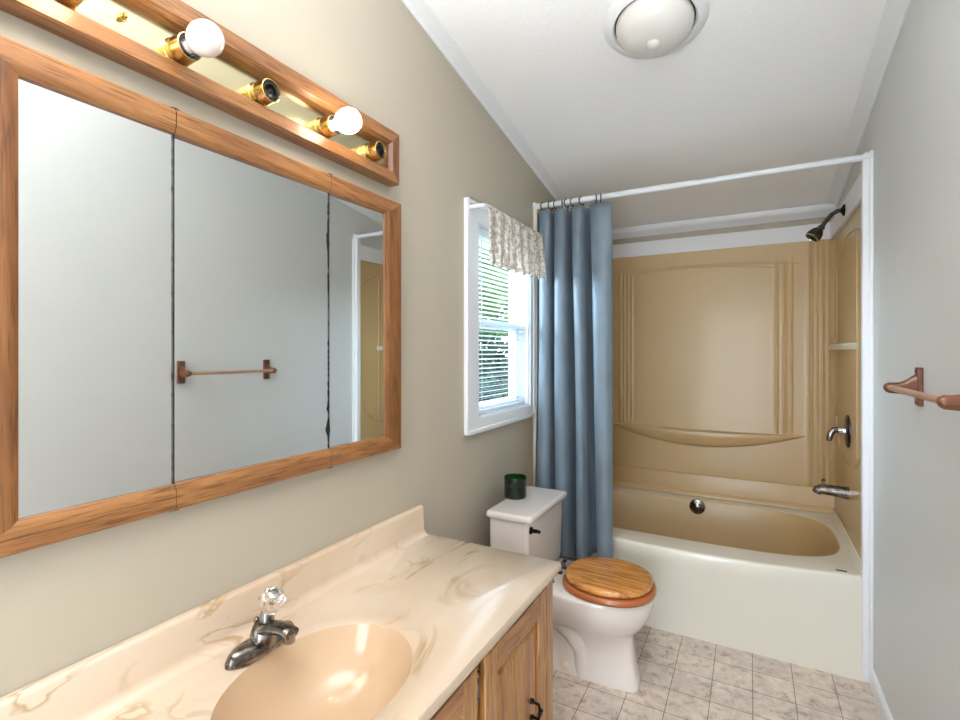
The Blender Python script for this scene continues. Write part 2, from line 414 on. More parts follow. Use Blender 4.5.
# horizontal blind
bl = thing('window_blind', 'white horizontal slat blind inside the window recess, slats open', 'window blind', (-0.028, 2.232, 1.10))
mb = MB(); z = 1.128; y0, y1 = WY0 + 0.012, WY1 - 0.012
while z < 1.925:
    n = 5; t = math.radians(8); ring0 = []
    for k in range(n):
        u = -0.0125 + 0.025 * k / (n - 1); cz_ = 0.0022 * (1 - (u / 0.0125) ** 2)
        ring0.append((-0.03 + u * cos(t), z + u * sin(t) + cz_))
    ring1 = [(a, c - 0.0008) for a, c in reversed(ring0)]
    mb.prism(ring0 + ring1, 'y', y0, y1); z += 0.0222
obj('slats', mb, M['slat'], bl)
obj('bottom_rail', MB().box(-0.042, -0.018, y0, y1, 1.098, 1.112), M['slat'], bl, bevel=0.003)
obj('head_rail', MB().box(-0.046, -0.014, y0, y1, 1.93, 1.957), M['trim'], bl, bevel=0.002)
for y in (y0 + 0.07, y1 - 0.07):
    for x in (-0.043, -0.017): obj('ladder_cord', MB().tube([(x, y, 1.11), (x, y, 1.93)], 0.0008, 6), M['slat'], bl)
obj('tilt_wand', MB().tube([(-0.010, y0 + 0.05, 1.93), (-0.008, y0 + 0.052, 1.50)], 0.003, 8), M['rod'], bl)

# valance rod and lace valance
VX, VZ = 0.088, 2.005
tag(obj('valance_rod', MB().tube([(0.02, 1.842, VZ), (VX - 0.012, 1.842, VZ), (VX - 0.003, 1.845, VZ), (VX, 1.855, VZ), (VX, 2.515, VZ), (VX - 0.003, 2.525, VZ), (VX - 0.012, 2.528, VZ), (0.02, 2.528, VZ)], 0.009, 10), M['rod'], loc=(0.02, 2.2, VZ)),
    'white curtain rod with bent ends holding the lace valance over the window', 'curtain rod')
def val(i, j, nu=150, nv=22):
    s = i / (nu - 1); t = j / (nv - 1)
    y = 1.86 + s * 0.65
    top = VZ + 0.014
    hem = 0.262 - 0.02 * s + 0.008 * sin(s * 46) + 0.005 * sin(s * 91 + 1)
    d = t * hem
    amp = 0.003 + 0.006 * t + 0.012 * max(0, t - 0.85)
    x = VX + 0.012 + amp * sin(s * 42 + 0.6 * sin(t * 3)) + 0.004 * sin(s * 97) * t + 0.01 * t
    if d < 0.03: x = VX + 0.012 * sqrt(max(0, 1 - ((0.03 - d) / 0.03) ** 2)) + (x - VX - 0.012) * d / 0.03
    yy = y + 0.018 * t * (2 * s - 1.0)
    return (x, yy, top - d)
vl = obj('lace_valance', MB().grid(lambda i, j: val(i, j), 150, 22), M['lace'], loc=(0.09, 2.2, 1.8), smooth=180)
sm = vl.modifiers.new('solid', 'SOLIDIFY'); sm.thickness = 0.0008
tag(vl, 'ivory lace valance with a ruffled hem hanging at the top of the window', 'valance')

# ------------------------------------------------------------------ outdoors seen through the blind
struct('ground', MB().box(-30, -0.13, -6, 40, -0.75, -0.7), M['grass'], smooth=0)
def tree(name, label, cat, x, y, z0, r, h, mat, n, seed, leaf=0.09):
    rnd = random.Random(seed); t = thing(name, label, cat, (x, y, -0.7))
    mb = MB()
    for k in range(n):
        a = rnd.uniform(0, 2 * pi); u = rnd.uniform(-1, 1); q = rnd.random() ** 0.4; s = sqrt(1 - u * u)
        c = Vector((x + r * q * s * cos(a) * (1 + 0.25 * sin(3 * a)), y + r * q * s * sin(a), z0 + h / 2 * (1 + u * q)))
        e = Euler((rnd.uniform(0, 6), rnd.uniform(0, 6), rnd.uniform(0, 6))).to_matrix(); l = leaf * rnd.uniform(0.6, 1.3)
        mb.add([c + e @ Vector(p) for p in ((-l, 0, 0), (0, -l * 0.4, 0.02), (l, 0, 0), (0, l * 0.4, 0.02))], [(0, 1, 2, 3)])
    obj('foliage', mb, mat, t, smooth=0)
    tr = MB().tube([(x, y, -0.7), (x + 0.05, y, z0), (x, y + 0.1, z0 + h * 0.5)], [0.16, 0.13, 0.05], 10)
    for k in range(5):
        a = k * 1.3; tr.tube([(x, y, z0 + h * 0.12 * k), (x + r * 0.5 * cos(a), y + r * 0.5 * sin(a), z0 + h * (0.25 + 0.12 * k))], [0.05, 0.015], 6)
    obj('trunk', tr, M['bark'], t)
tree('tree', 'light green leafy tree seen through the upper half of the blind', 'tree', -4.6, 10.0, 1.6, 2.6, 4.5, M['leaf'], 5200, 1, 0.17)
tree('shrub', 'dark green shrub seen through the lower half of the blind', 'shrub', -3.5, 7.8, -0.6, 2.2, 2.3, M['leaf_dark'], 4500, 2, 0.12)

# ------------------------------------------------------------------ tub and surround
XL, XR, YP = 0.017, 1.507, 3.555          # inner faces of the surround
sur = thing('shower_surround', 'tan fibreglass shower surround with fluted ribs and a crescent soap ledge behind the tub', 'shower surround', (0.76, 3.1, 0.58))
ribs = [(0.267, .004), (0.292, .004), (0.320, .004), (0.345, .004), (1.218, .004), (1.256, .004), (1.293, .004), (1.398, .007), (1.425, .006), (1.452, .007), (1.480, .007), (0.126, .007), (0.099, .006), (0.072, .007), (0.044, .007)]
xs = set(round(XL + k * (XR - XL) / 60, 4) for k in range(61))
for r, _ in ribs:
    for d in (-0.009, -0.006, -0.003, 0, 0.003, 0.006, 0.009): xs.add(round(r + d, 4))
xs = sorted(x for x in xs if XL <= x <= XR); PZ0, PZ1 = 0.577, 2.05; zs = [PZ0 + k * (PZ1 - PZ0) / 60 for k in range(61)]
def relief(x, z):
    h = 0.0
    for k, (r, a) in enumerate(ribs):
        if abs(x - r) < 0.01:
            f_ = 0 if (k < 7 and not (0.885 < z < 1.93)) else 1
            h += a * max(0, 1 - ((x - r) / 0.0075) ** 2) * f_
    if x > 1.38: h += 0.006 * min(1, (x - 1.38) / 0.012)
    if x < 0.145: h += 0.006 * min(1, (0.145 - x) / 0.012)
    return h
mb = MB().grid(lambda i, j: (xs[i], YP - relief(xs[i], zs[j]), zs[j]), len(xs), len(zs))
for dz, xa, xb in ((0, 0.29, 1.345), (-0.014, 0.32, 1.22)):      # shallow arch over the centre panel
    mb.tube([(xa + (xb - xa) * k / 40, YP + 0.0005, 1.920 + dz + 0.036 * (1 - (2 * k / 40 - 1) ** 2)) for k in range(41)], 0.0042, 8)
mb.box(XL - 0.015, XR + 0.015, YP + 0.008, YP + 0.03, 0.54, PZ1)
obj('back_panel', mb, M['surround'], sur, smooth=60)
rings = []; x0, x1 = 0.195, 1.372; ht = 0.872
for k in range(61):
    u = 2 * k / 60 - 1; q = max(0.0, 1 - u * u); x = x0 + (x1 - x0) * k / 60
    d = 0.052 * q ** 0.8 + 0.0005; hh = 0.108 * q + 0.0015
    zt = ht + 0.006 * (1 - q)
    pr = [(YP + 0.004, zt), (YP - d * 0.55, zt - 0.010 * q), (YP - d * 0.9, zt - 0.006 * q), (YP - d, zt - 0.014 * q)]
    for m_ in range(1, 9):
        a = m_ / 8 * pi / 2
        pr.append((YP - d * cos(a) ** 0.8 + (0.004 if m_ == 8 else 0), zt - 0.014 * q - (hh - 0.014 * q) * sin(a)))
    rings.append([(x, a, c) for a, c in pr])
obj('soap_ledge', MB().loft(rings), M['surround'], sur, smooth=60)
for side, X0, s_ in (('right', XR, 1), ('left', XL, -1)):
    mb = MB().box(min(X0, X0 + s_ * 0.014), max(X0, X0 + s_ * 0.014), 2.626, YP + 0.02, 0.43, 2.044)
    if s_ > 0:
        mb.tube([(X0, 3.04 + 0.40 * cos(a), 1.82 + 0.15 * sin(a)) for a in [k / 24 * pi for k in range(25)]], 0.006, 8)
        mb.tube([(X0, 3.44, 1.82), (X0, 3.44, 1.10)], 0.004, 8)
        mb.tube([(X0, 2.83, 1.93), (X0, 2.83, 0.90)], 0.004, 8)
        mb.tube([(X0, 3.06 + 0.38 * cos(a), 1.02 - 0.20 * sin(a)) for a in [k / 24 * pi for k in range(25)]], 0.007, 8)
        mb.tube([(X0, 3.545, 0.60), (X0, 3.545, 2.04)], 0.007, 8)
    obj('side_panel', mb, M['surround'], sur, smooth=50)
mb = MB()
poly = [(XR + 0.002, YP - 0.002), (XR + 0.002, 2.80)] + [(XR - 0.030 * sin(pi * 0.5 * min(1, t * 2.2)), 2.80 + (YP - 2.80) * t) for t in [k / 16 for k in range(1, 17)]]
mb.loft([[(a, c, 1.395) for a, c in poly], [(a, c, 1.403) for a, c in poly], [(a, c, 1.428) for a, c in poly]])
obj('shelf', mb, M['tub'], sur, smooth=40, bevel=0.003, label='bone white moulded shelf')

tub = thing('bathtub', 'almond bathtub, daylight coloured into its pale bowed front apron, behind the toilet', 'bathtub', (0.76, 3.05, 0))
RZ = 0.438
def yfront(x): return 2.60 - 0.078 * max(0.0, 1 - ((x - 0.762) / 0.745) ** 2)
N = 192
def outer(k, z, f=1.0, inset=0.0):
    """f=1: bowed top edge, f=0: straight foot"""
    a = 2 * pi * k / N; cx_, cy_ = 0.762, 3.06; dx, dy = cos(a), sin(a)
    hx = 0.745 - inset; best = 1e9
    if abs(dx) > 1e-6: best = hx / abs(dx)
    yb_ = 3.55 - cy_ - inset
    if dy > 1e-6: best = min(best, yb_ / dy)
    if dy < -1e-6:
        t = (cy_ - 2.59) / -dy
        for _ in range(6):
            x = cx_ + dx * t; yf_ = 2.592 + (yfront(x) - 2.592) * f + inset; t = (cy_ - yf_) / -dy
        best = min(best, t)
    return (cx_ + dx * best, cy_ + dy * best, z)
def inner(k, z, a_, b_, n_=3.6, cx_=0.762, cy_=3.072):
    a = 2 * pi * k / N; c, s = cos(a), sin(a)
    r = (abs(c / a_) ** n_ + abs(s / b_) ** n_) ** (-1 / n_)
    return (cx_ + r * c, cy_ + r * s, z)
rg = []
for z, f in ((0.0, 0.0), (0.10, 0.12), (0.20, 0.38), (0.28, 0.62), (0.34, 0.82), (0.37, 0.93), (0.385, 0.98), (0.40, 1.0), (RZ - 0.014, 1.0)):
    rg.append([outer(k, z, f) for k in range(N)])
rg.append([outer(k, RZ - 0.005, 1, 0.003) for k in range(N)])
rg.append([outer(k, RZ - 0.0005, 1, 0.011) for k in range(N)])
rg.append([outer(k, RZ, 1, 0.02) for k in range(N)])
rg.append([inner(k, RZ, 0.708, 0.392) for k in range(N)])
rg.append([inner(k, RZ - 0.002, 0.699, 0.383) for k in range(N)])
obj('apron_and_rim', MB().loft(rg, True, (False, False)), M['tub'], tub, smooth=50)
rg = [[inner(k, RZ - 0.002, 0.699, 0.383) for k in range(N)]]
for z, a_, b_ in ((RZ - 0.008, 0.692, 0.377), (0.40, 0.684, 0.370), (0.30, 0.665, 0.352), (0.18, 0.64, 0.326), (0.11, 0.615, 0.30), (0.075, 0.59, 0.275), (0.06, 0.55, 0.24), (0.058, 0.3, 0.13), (0.058, 0.02, 0.01)):
    rg.append([inner(k, z, a_, b_, 3.6 if a_ > 0.5 else 2.5) for k in range(N)])
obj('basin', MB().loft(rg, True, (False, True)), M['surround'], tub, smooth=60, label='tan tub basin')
mb = MB()
fl = [(YP - 0.020, RZ - 0.004), (YP - 0.042, RZ + 0.004), (YP - 0.038, RZ + 0.016), (YP - 0.020, RZ + 0.03), (YP - 0.012, 0.56), (YP - 0.011, 0.574), (YP - 0.002, 0.579), (YP + 0.004, 0.579), (YP + 0.004, RZ - 0.004)]
mb.prism(fl, 'x', XL, XR)
obj('back_flange', mb, M['surround'], tub, smooth=40, label='tan upstand behind the tub')
obj('end_post', MB().box(XR - 0.022, XR + 0.012, 2.592, 2.624, 0.0, 0.47), M['tub'], tub, smooth=30, bevel=0.006, seg=3)
obj('end_flange', MB().prism([(XR - 0.02, RZ - 0.006), (XR - 0.008, 0.468), (XR - 0.0005, 0.47), (XR - 0.0005, RZ - 0.006)], 'y', 2.626, YP - 0.012), M['tub'], tub, smooth=30, bevel=0.004)
obj('label_sticker', MB().box(1.400, 1.440, 2.618, 2.630, RZ, RZ + 0.0012), M['gap'], tub, smooth=0, label='small dark label on the rim corner')
oc = Vector((0.777, 3.437, 0.395))
mb = MB().lathe([(0.0, 0.018), (0.012, 0.018), (0.018, 0.014), (0.032, 0.012), (0.044, 0.007), (0.047, 0.0), (0.047, -0.012)], oc, (0, -1, 0.12), 32)
for k in range(6):
    a = k * pi / 3; mb.lathe([(0.004, 0), (0.003, 0.004)], (oc.x + 0.024 * cos(a), oc.y - 0.013, oc.z + 0.024 * sin(a)), (0, -1, 0), 10)
obj('overflow_plate', mb, M['chrome_dark'], tub, smooth=40, label='round chrome overflow plate')
obj('drain', MB().lathe([(0.03, 0), (0.03, 0.003), (0.022, 0.004), (0.012, 0.002)], (1.22, 3.07, 0.058), (0, 0, 1), 24), M['chrome_dark'], tub)

# plumbing
v = thing('shower_valve', 'chrome lever shower valve with an oval plate on the side of the surround', 'shower valve', (XR, 3.06, 0.99))
mb = MB(); c = Vector((XR - 0.001, 3.07, 0.985)); rings = []
for s_, d in ((1.0, 0.0), (1.0, 0.004), (0.93, 0.009), (0.6, 0.013), (0.2, 0.014)):
    rings.append([(XR - d, c.y + 0.078 * s_ * cos(2 * pi * k / 36), c.z + 0.083 * s_ * sin(2 * pi * k / 36)) for k in range(36)])
obj('escutcheon', mb.loft(rings), M['bronze'], v, smooth=50)
obj('hub', MB().lathe([(0.022, 0), (0.02, 0.03), (0.017, 0.034)], (XR - 0.010, c.y, c.z), (-1, 0, 0), 24), M['chrome'], v)
L = [(XR - 0.025, c.y, c.z + 0.002), (XR - 0.043, c.y - 0.002, c.z + 0.006), (XR - 0.060, c.y - 0.004, c.z + 0.002), (XR - 0.073, c.y - 0.006, c.z - 0.014), (XR - 0.079, c.y - 0.007, c.z - 0.036), (XR - 0.080, c.y - 0.007, c.z - 0.054)]
obj('lever', MB().tube(L, [0.014, 0.014, 0.0155, 0.0155, 0.0145, 0.011], 16), M['chrome_dark'], v, smooth=60)

v = thing('tub_spout', 'chrome tub spout with a diverter pin below the shower valve', 'tub spout', (XR, 3.05, 0.685))
yy = 3.05
pts = [(XR - 0.001, yy, 0.678), (XR - 0.02, yy, 0.679), (XR - 0.06, yy, 0.682), (XR - 0.09, yy, 0.684), (XR - 0.112, yy, 0.684), (XR - 0.128, yy, 0.678), (XR - 0.136, yy, 0.663)]
obj('spout_body', MB().tube(pts, [0.031, 0.030, 0.027, 0.026, 0.026, 0.024, 0.020], 24), M['chrome_dark'], v, smooth=60)
obj('diverter', MB().lathe([(0.005, 0), (0.005, 0.018), (0.009, 0.020), (0.009, 0.028), (0.004, 0.031)], (XR - 0.105, yy, 0.706), (0, 0, 1), 14), M['chrome_dark'], v)

SX = W - 0.035
v = thing('overhead_shower', 'dark metal shower head on a bent arm, high on the wall above the surround', 'shower head', (SX, 3.06, 2.09))
obj('flange', MB().lathe([(0.030, 0), (0.028, 0.006), (0.014, 0.014), (0.012, 0.016)], (SX, 3.05, 2.095), (-1, 0, 0), 28), M['black_iron'], v)
arm = [(SX - 0.005, 3.05, 2.095), (SX - 0.030, 3.05, 2.094), (SX - 0.055, 3.05, 2.078), (SX - 0.075, 3.05, 2.052), (SX - 0.095, 3.05, 2.020)]
obj('arm', MB().tube(arm, 0.0105, 14), M['bronze'], v)
dirn = Vector((-0.62, -0.18, -0.77)).normalized(); hc = Vector((SX - 0.094, 3.05, 2.021))
obj('head', MB().lathe([(0.013, -0.006), (0.017, 0.004), (0.015, 0.012), (0.021, 0.018), (0.030, 0.032), (0.035, 0.050), (0.036, 0.064), (0.034, 0.068)], hc, dirn, 32), M['bronze'], v, smooth=50)
obj('face_ring', MB().lathe([(0.0345, 0.066), (0.0345, 0.071), (0.028, 0.073), (0.026, 0.068)], hc, dirn, 32), M['chrome'], v)
obj('spray_face', MB().lathe([(0.026, 0.067), (0.024, 0.071), (0.010, 0.072), (0.009, 0.066), (0.0, 0.066)], hc, dirn, 28), M['black_iron'], v)

# shower rod, rings, curtain
RY, RZc = 2.609, 2.205
v = thing('shower_rod', 'white shower curtain rod spanning from wall to wall across the tub', 'curtain rod', (0.76, RY, RZc))
obj('pole', MB().tube([(0.0, RY, RZc), (0.85, RY, RZc)], 0.0155, 20).tube([(0.84, RY, RZc), (W, RY, RZc)], 0.0135, 20), M['rod'], v)
for x, d in ((0.0, 1), (W, -1)):
    obj('end_flange', MB().lathe([(0.026, 0.0), (0.026, 0.006), (0.018, 0.012), (0.018, 0.03)], (x, RY, RZc), (d, 0, 0), 24), M['rod'], v)
rt = thing('curtain_ring', 'dark bronze curtain hook on the shower rod', 'curtain ring', (0, 0, 0), 'hooks holding up the shower curtain')
pts = []
for k in range(24):
    a = math.radians(-60 + k * 300 / 23); pts.append((0, 0.0215 * cos(a + pi / 2), 0.0 + 0.0215 * sin(a + pi / 2)))
pts += [(0, 0.008, -0.033), (0, -0.002, -0.042), (0, -0.012, -0.036)]
obj('hook', MB().tube(pts, 0.003, 8), M['ring'], rt)
obj('bead', MB().lathe([(0.001, -0.004), (0.004, 0), (0.001, 0.004)], (0, 0, 0.0215), (0, 1, 0), 10), M['ring'], rt)
rx = [0.055, 0.098, 0.125, 0.165, 0.19, 0.222, 0.275, 0.352, 0.378]
rn = random.Random(4)
for i, x in enumerate(rx):
    o = rt if i == 0 else copy_tree(rt)
    o.location = (x, RY, RZc - 0.004); o.rotation_euler = (rn.uniform(-0.1, 0.1), 0, rn.uniform(-0.5, 0.5))
    o['label'] = ('dark bronze curtain hook in the bunch at the wall end of the rod' if i < 7 else
                  'dark bronze curtain hook of the close pair over the wide right fold of the curtain')
    o['group'] = 'bunched curtain hooks' if i < 7 else 'pair of curtain hooks over the right fold'

# curtain cross section: key points (x, forward) for top and bottom, forward is towards the camera
kt = [(0.026, 0.0), (0.034, -0.05), (0.042, 0.01), (0.058, 0.035), (0.086, 0.040), (0.104, 0.02), (0.108, -0.055), (0.122, -0.09), (0.134, -0.05), (0.134, 0.02), (0.150, 0.045), (0.180, 0.045), (0.197, 0.02), (0.200, -0.055), (0.216, -0.09), (0.232, -0.05), (0.232, 0.02), (0.248, 0.040), (0.274, 0.040), (0.290, 0.015), (0.294, -0.05), (0.312, -0.09), (0.330, -0.04), (0.330, 0.01), (0.345, 0.028), (0.380, 0.034), (0.415, 0.03), (0.440, 0.015), (0.443, 0.0)]
kb = [(0.018, 0.0), (0.028, -0.05), (0.040, 0.01), (0.060, 0.04), (0.098, 0.045), (0.122, 0.02), (0.126, -0.04), (0.141, -0.07), (0.156, -0.04), (0.156, 0.02), (0.176, 0.05), (0.216, 0.052), (0.240, 0.02), (0.246, -0.04), (0.266, -0.07), (0.288, -0.04), (0.288, 0.01), (0.304, 0.045), (0.334, 0.048), (0.352, 0.01), (0.356, -0.04), (0.378, -0.07), (0.402, -0.04), (0.404, 0.01), (0.417, 0.038), (0.440, 0.045), (0.468, 0.04), (0.484, 0.02), (0.482, 0.005)]
kb = [(0.072 + (x - 0.018) * 0.412 / 0.466, f_) for x, f_ in kb]
def cr(P, t):
    n = len(P) - 1; x = t * n; i = min(int(x), n - 1); u = x - i
    p0, p1, p2, p3 = P[max(i - 1, 0)], P[i], P[i + 1], P[min(i + 2, n)]
    return tuple(0.5 * (2 * p1[k] + (p2[k] - p0[k]) * u + (2 * p0[k] - 5 * p1[k] + 4 * p2[k] - p3[k]) * u * u + (3 * p1[k] - p0[k] - 3 * p2[k] + p3[k]) * u ** 3) for k in (0, 1))
NU, NV = 320, 60
def cur(i, j):
    s = i / (NU - 1); t = j / (NV - 1)
    a = cr(kt, s); c_ = cr(kb, s); x = a[0] + (c_[0] - a[0]) * t; f_ = a[1] + (c_[1] - a[1]) * t
    f_ = f_ if f_ > 0 else f_ * 1.1
    f_ *= 0.55 + 0.45 * min(1, t * 6)
    x += 0.004 * sin(t * 5 + s * 9) * t; f_ += 0.006 * sin(t * 7 + s * 14) * t
    zb = 0.325 + 0.02 * sin(s * 11) + 0.008 * sin(s * 37)
    dip = 0.006 * abs(sin(s * 25))
    z = 2.166 - dip * (1 - t) + (zb - 2.166) * t
    yb_ = RY - 0.02 - 0.155 * t ** 1.2
    if z < 0.37: f_ -= 0.010 * (1 - abs((z - 0.345) / 0.03)) if z > 0.32 else 0
    return (x, yb_ - f_, z)
cu = obj('shower_curtain', MB().grid(cur, NU, NV), M['curtain'], loc=(0.24, 2.5, 0.3), smooth=180)
s_ = cu.modifiers.new('solid', 'SOLIDIFY'); s_.thickness = 0.0016
tag(cu, 'blue grey shower curtain bunched in deep folds at the left end of the tub', 'shower curtain')

# ------------------------------------------------------------------ toilet
TY = 2.115; TK = 2.097
to = thing('toilet', 'bone china toilet with an oak seat between the vanity and the tub', 'toilet', (0.36, TY, 0))
def rrect(x0, x1, y0, y1, r, z, n=6):
    out = []
    for (cx_, cy_, a0) in ((x1 - r, y1 - r, 0), (x0 + r, y1 - r, pi / 2), (x0 + r, y0 + r, pi), (x1 - r, y0 + r, 3 * pi / 2)):
        for k in range(n + 1):
            a = a0 + pi / 2 * k / n; out.append((cx_ + r * cos(a), cy_ + r * sin(a), z))
    return out
mb = MB(); rg = []
for z, d, r in ((0.37, 0.014, 0.03), (0.385, 0.006, 0.03), (0.42, 0.003, 0.024), (0.60, 0.0, 0.018), (0.677, 0.0, 0.018)):
    rg.append(rrect(0.088, 0.272 - d, TK - 0.216 + d, TK + 0.216 - d, r, z))
obj('tank', mb.loft(rg), M['ceramic'], to, smooth=50)
rg = [rrect(0.078 + a, 0.293 - a, TK - 0.230 + a, TK + 0.230 - a, 0.018, z) for z, a in ((0.677, 0.008), (0.679, 0.002), (0.683, 0.0), (0.695, 0.0), (0.701, 0.002), (0.704, 0.006), (0.705, 0.014))]
obj('tank_lid', MB().loft(rg), M['ceramic'], to, smooth=60)
fy = TK - 0.188
obj('flush_lever', MB().lathe([(0.016, 0), (0.015, 0.006), (0.007, 0.010), (0.007, 0.022)], (0.272, fy, 0.640), (1, 0, 0), 18)
    .tube([(0.292, fy, 0.640), (0.296, fy + 0.012, 0.636), (0.298, fy + 0.03, 0.628)], [0.009, 0.008, 0.008], 10), M['black_iron'], to, label='dark flush lever')
# bowl: egg-shaped sections, from the floor up.  (z, xback, xfront, half width, exponent)
def egg(x0, x1, hw, z, n=64, p=2.3, front=2.0):
    cx_ = x0 + (x1 - x0) * 0.52; out = []
    for k in range(n):
        a = 2 * pi * k / n; c, s = cos(a), sin(a)
        px = abs(c) ** (2 / (front if c > 0 else p)); py = abs(s) ** (2 / p)
        out.append((cx_ + (x1 - cx_ if c > 0 else cx_ - x0) * (px if c > 0 else -px), TY + hw * py * (1 if s > 0 else -1), z))
    return out
secs = [(0.0, 0.19, 0.674, 0.070, 5, 4.2), (0.012, 0.19, 0.675, 0.070, 5, 4.2), (0.03, 0.195, 0.670, 0.067, 5, 4.0), (0.10, 0.20, 0.656, 0.063, 4.5, 3.8), (0.17, 0.20, 0.648, 0.064, 4.0, 3.2),
        (0.205, 0.20, 0.652, 0.086, 3.2, 2.6), (0.232, 0.19, 0.664, 0.122, 3.0, 2.3), (0.265, 0.17, 0.695, 0.150, 2.8, 2.2), (0.30, 0.14, 0.715, 0.170, 2.7, 2.1), (0.335, 0.10, 0.726, 0.181, 2.7, 2.1), (0.365, 0.08, 0.729, 0.184, 2.7, 2.1), (0.378, 0.08, 0.728, 0.183, 2.7, 2.1), (0.384, 0.085, 0.722, 0.178, 2.7, 2.1)]
mb = MB().loft([egg(a, b_, h_, z, 72, p, fr) for z, a, b_, h_, p, fr in secs])
# trapway bulge down each side
for s_ in (-1, 1):
    mb.tube([(0.235, TY + s_ * 0.055, 0.30), (0.32, TY + s_ * 0.055, 0.235), (0.40, TY + s_ * 0.050, 0.18), (0.440, TY + s_ * 0.044, 0.11), (0.445, TY + s_ * 0.040, 0.0)], [0.045, 0.046, 0.044, 0.036, 0.034], 18)
bw = obj('bowl', mb, M['ceramic'], to, smooth=70)
for s_ in (-1, 1):
    obj('bolt_cap', MB().lathe([(0.015, -0.004), (0.015, 0.008), (0.010, 0.020), (0.003, 0.024)], (0.375, TY + s_ * 0.069, 0.035), (0, s_, 0.35), 18), M['cap'], to, label='cream bolt cap')
def seat_ring(x0, x1, hw, z): return egg(x0, x1, hw, z, 80, 2.25, 2.1)
sx0, sx1, sh_ = 0.352, 0.738, 0.184
mb = MB()
outr = [(0.386, -0.006), (0.389, -0.001), (0.397, 0.0), (0.408, -0.003), (0.412, -0.009)]
rings = [seat_ring(sx0 - d, sx1 + d, sh_ + d, z) for z, d in outr]
inn = [(0.412, -0.062), (0.399, -0.07), (0.386, -0.062)]
rings += [seat_ring(sx0 - d, sx1 + d, sh_ + d, z) for z, d in inn]; rings.append(rings[0])
obj('seat', MB().loft(rings, True, (False, False)), M['seat_edge'], to, smooth=60, label='reddish oak seat ring')
lid_r = [seat_ring(sx0 + 0.012 - d, sx1 - 0.014 + d, sh_ - 0.012 + d, z) for z, d in ((0.415, -0.012), (0.416, -0.004), (0.422, 0.0), (0.432, -0.001), (0.439, -0.007), (0.4425, -0.018), (0.4435, -0.06))]
obj('seat_lid', MB().loft(lid_r), M['seat'], to, smooth=60, label='honey oak lid, closed')
for s_ in (-1, 1):
    mb = MB().lathe([(0.012, 0), (0.012, 0.004), (0.008, 0.006), (0.008, 0.034)], (0.318, TY + s_ * 0.078, 0.382), (0, 0, 1), 16)
    mb.tube([(0.318, TY + s_ * 0.06, 0.412), (0.318, TY + s_ * 0.10, 0.412)], 0.009, 14).box(0.318, 0.365, TY + s_ * 0.078 - 0.008, TY + s_ * 0.078 + 0.008, 0.428, 0.436)
    obj('seat_hinge', mb, M['chrome_dark'], to)
obj('supply_valve', MB().tube([(0.012, TY - 0.17, 0.16), (0.06, TY - 0.17, 0.16), (0.07, TY - 0.17, 0.20), (0.10, TY - 0.16, 0.37)], 0.006, 8), M['chrome'], to)

# green jar on the tank
jx, jy, jz, jr = 0.110, 2.110, 0.705, 0.052
mb = MB().lathe([(0.0, 0.004), (jr - 0.006, 0.004), (jr - 0.005, 0.012), (jr - 0.005, 0.094), (jr - 0.001, 0.097), (jr + 0.001, 0.094), (jr + 0.001, 0.086), (jr, 0.084), (jr, 0.006), (jr - 0.004, 0.0), (0.0, 0.0)], (jx, jy, jz), (0, 0, 1), 36, (False, False))
jar = thing('glass_jar', 'dark green glass candle jar on the toilet tank lid against the wall', 'jar', (jx, jy, jz))
obj('glass', mb, M['green_glass'], jar, smooth=40)
obj('wax', MB().lathe([(jr - 0.0065, 0.005), (jr - 0.0065, 0.055), (0.0, 0.056)], (jx, jy, jz), (0, 0, 1), 32), paint('dark_green_wax', (16, 60, 30), 0.5, 20, 0), jar)

# ------------------------------------------------------------------ vanity
CT = 0.718; VY0, VY1, VXF = -0.02, 1.502, 0.547
cab = thing('vanity_cabinet', 'honey oak vanity cabinet with panelled doors under the marbled top', 'cabinet', (0.26, 0.74, 0))
mb = MB().box(0.0, 0.49, VY0 + 0.02, VY1 - 0.026, 0.09, 0.545).box(0.03, 0.44, VY0 + 0.02, VY1 - 0.03, 0.0, 0.09)
obj('body', mb, M['oak_cab_z'], cab, smooth=0)
obj('end_panel', MB().box(0.0, 0.49, VY1 - 0.044, VY1 - 0.026, 0.546, 0.688), M['oak_cab_z'], cab, smooth=0)
# face frame
fx0, fx1 = 0.490, 0.512
doors = [(0.185, 0.565), (0.595, 0.985), (1.023, 1.417)]
ys = [VY0 + 0.02, 0.20, 0.55, 0.61, 0.97, 1.038, 1.402, VY1 - 0.024]
for a, c_ in ((ys[0], ys[1]), (ys[2], ys[3]), (ys[4], ys[5]), (ys[6], ys[7])):
    obj('face_stile', MB().box(fx0, fx1, a, c_, 0.09, 0.688), M['oak_cab_z'], cab, smooth=0, bevel=0.001)
for a, c_ in ((ys[1], ys[2]), (ys[3], ys[4]), (ys[5], ys[6])):
    for q0, q1 in ((0.64, 0.688), (0.09, 0.14)): obj('face_rail', MB().box(fx0, fx1, a, c_, q0, q1), M['oak_cab_y'], cab, smooth=0, bevel=0.001)
obj('end_stile', MB().box(0.512, 0.530, 1.424, VY1 - 0.024, 0.09, 0.688), M['oak_cab_z'], cab, smooth=0, bevel=0.003)
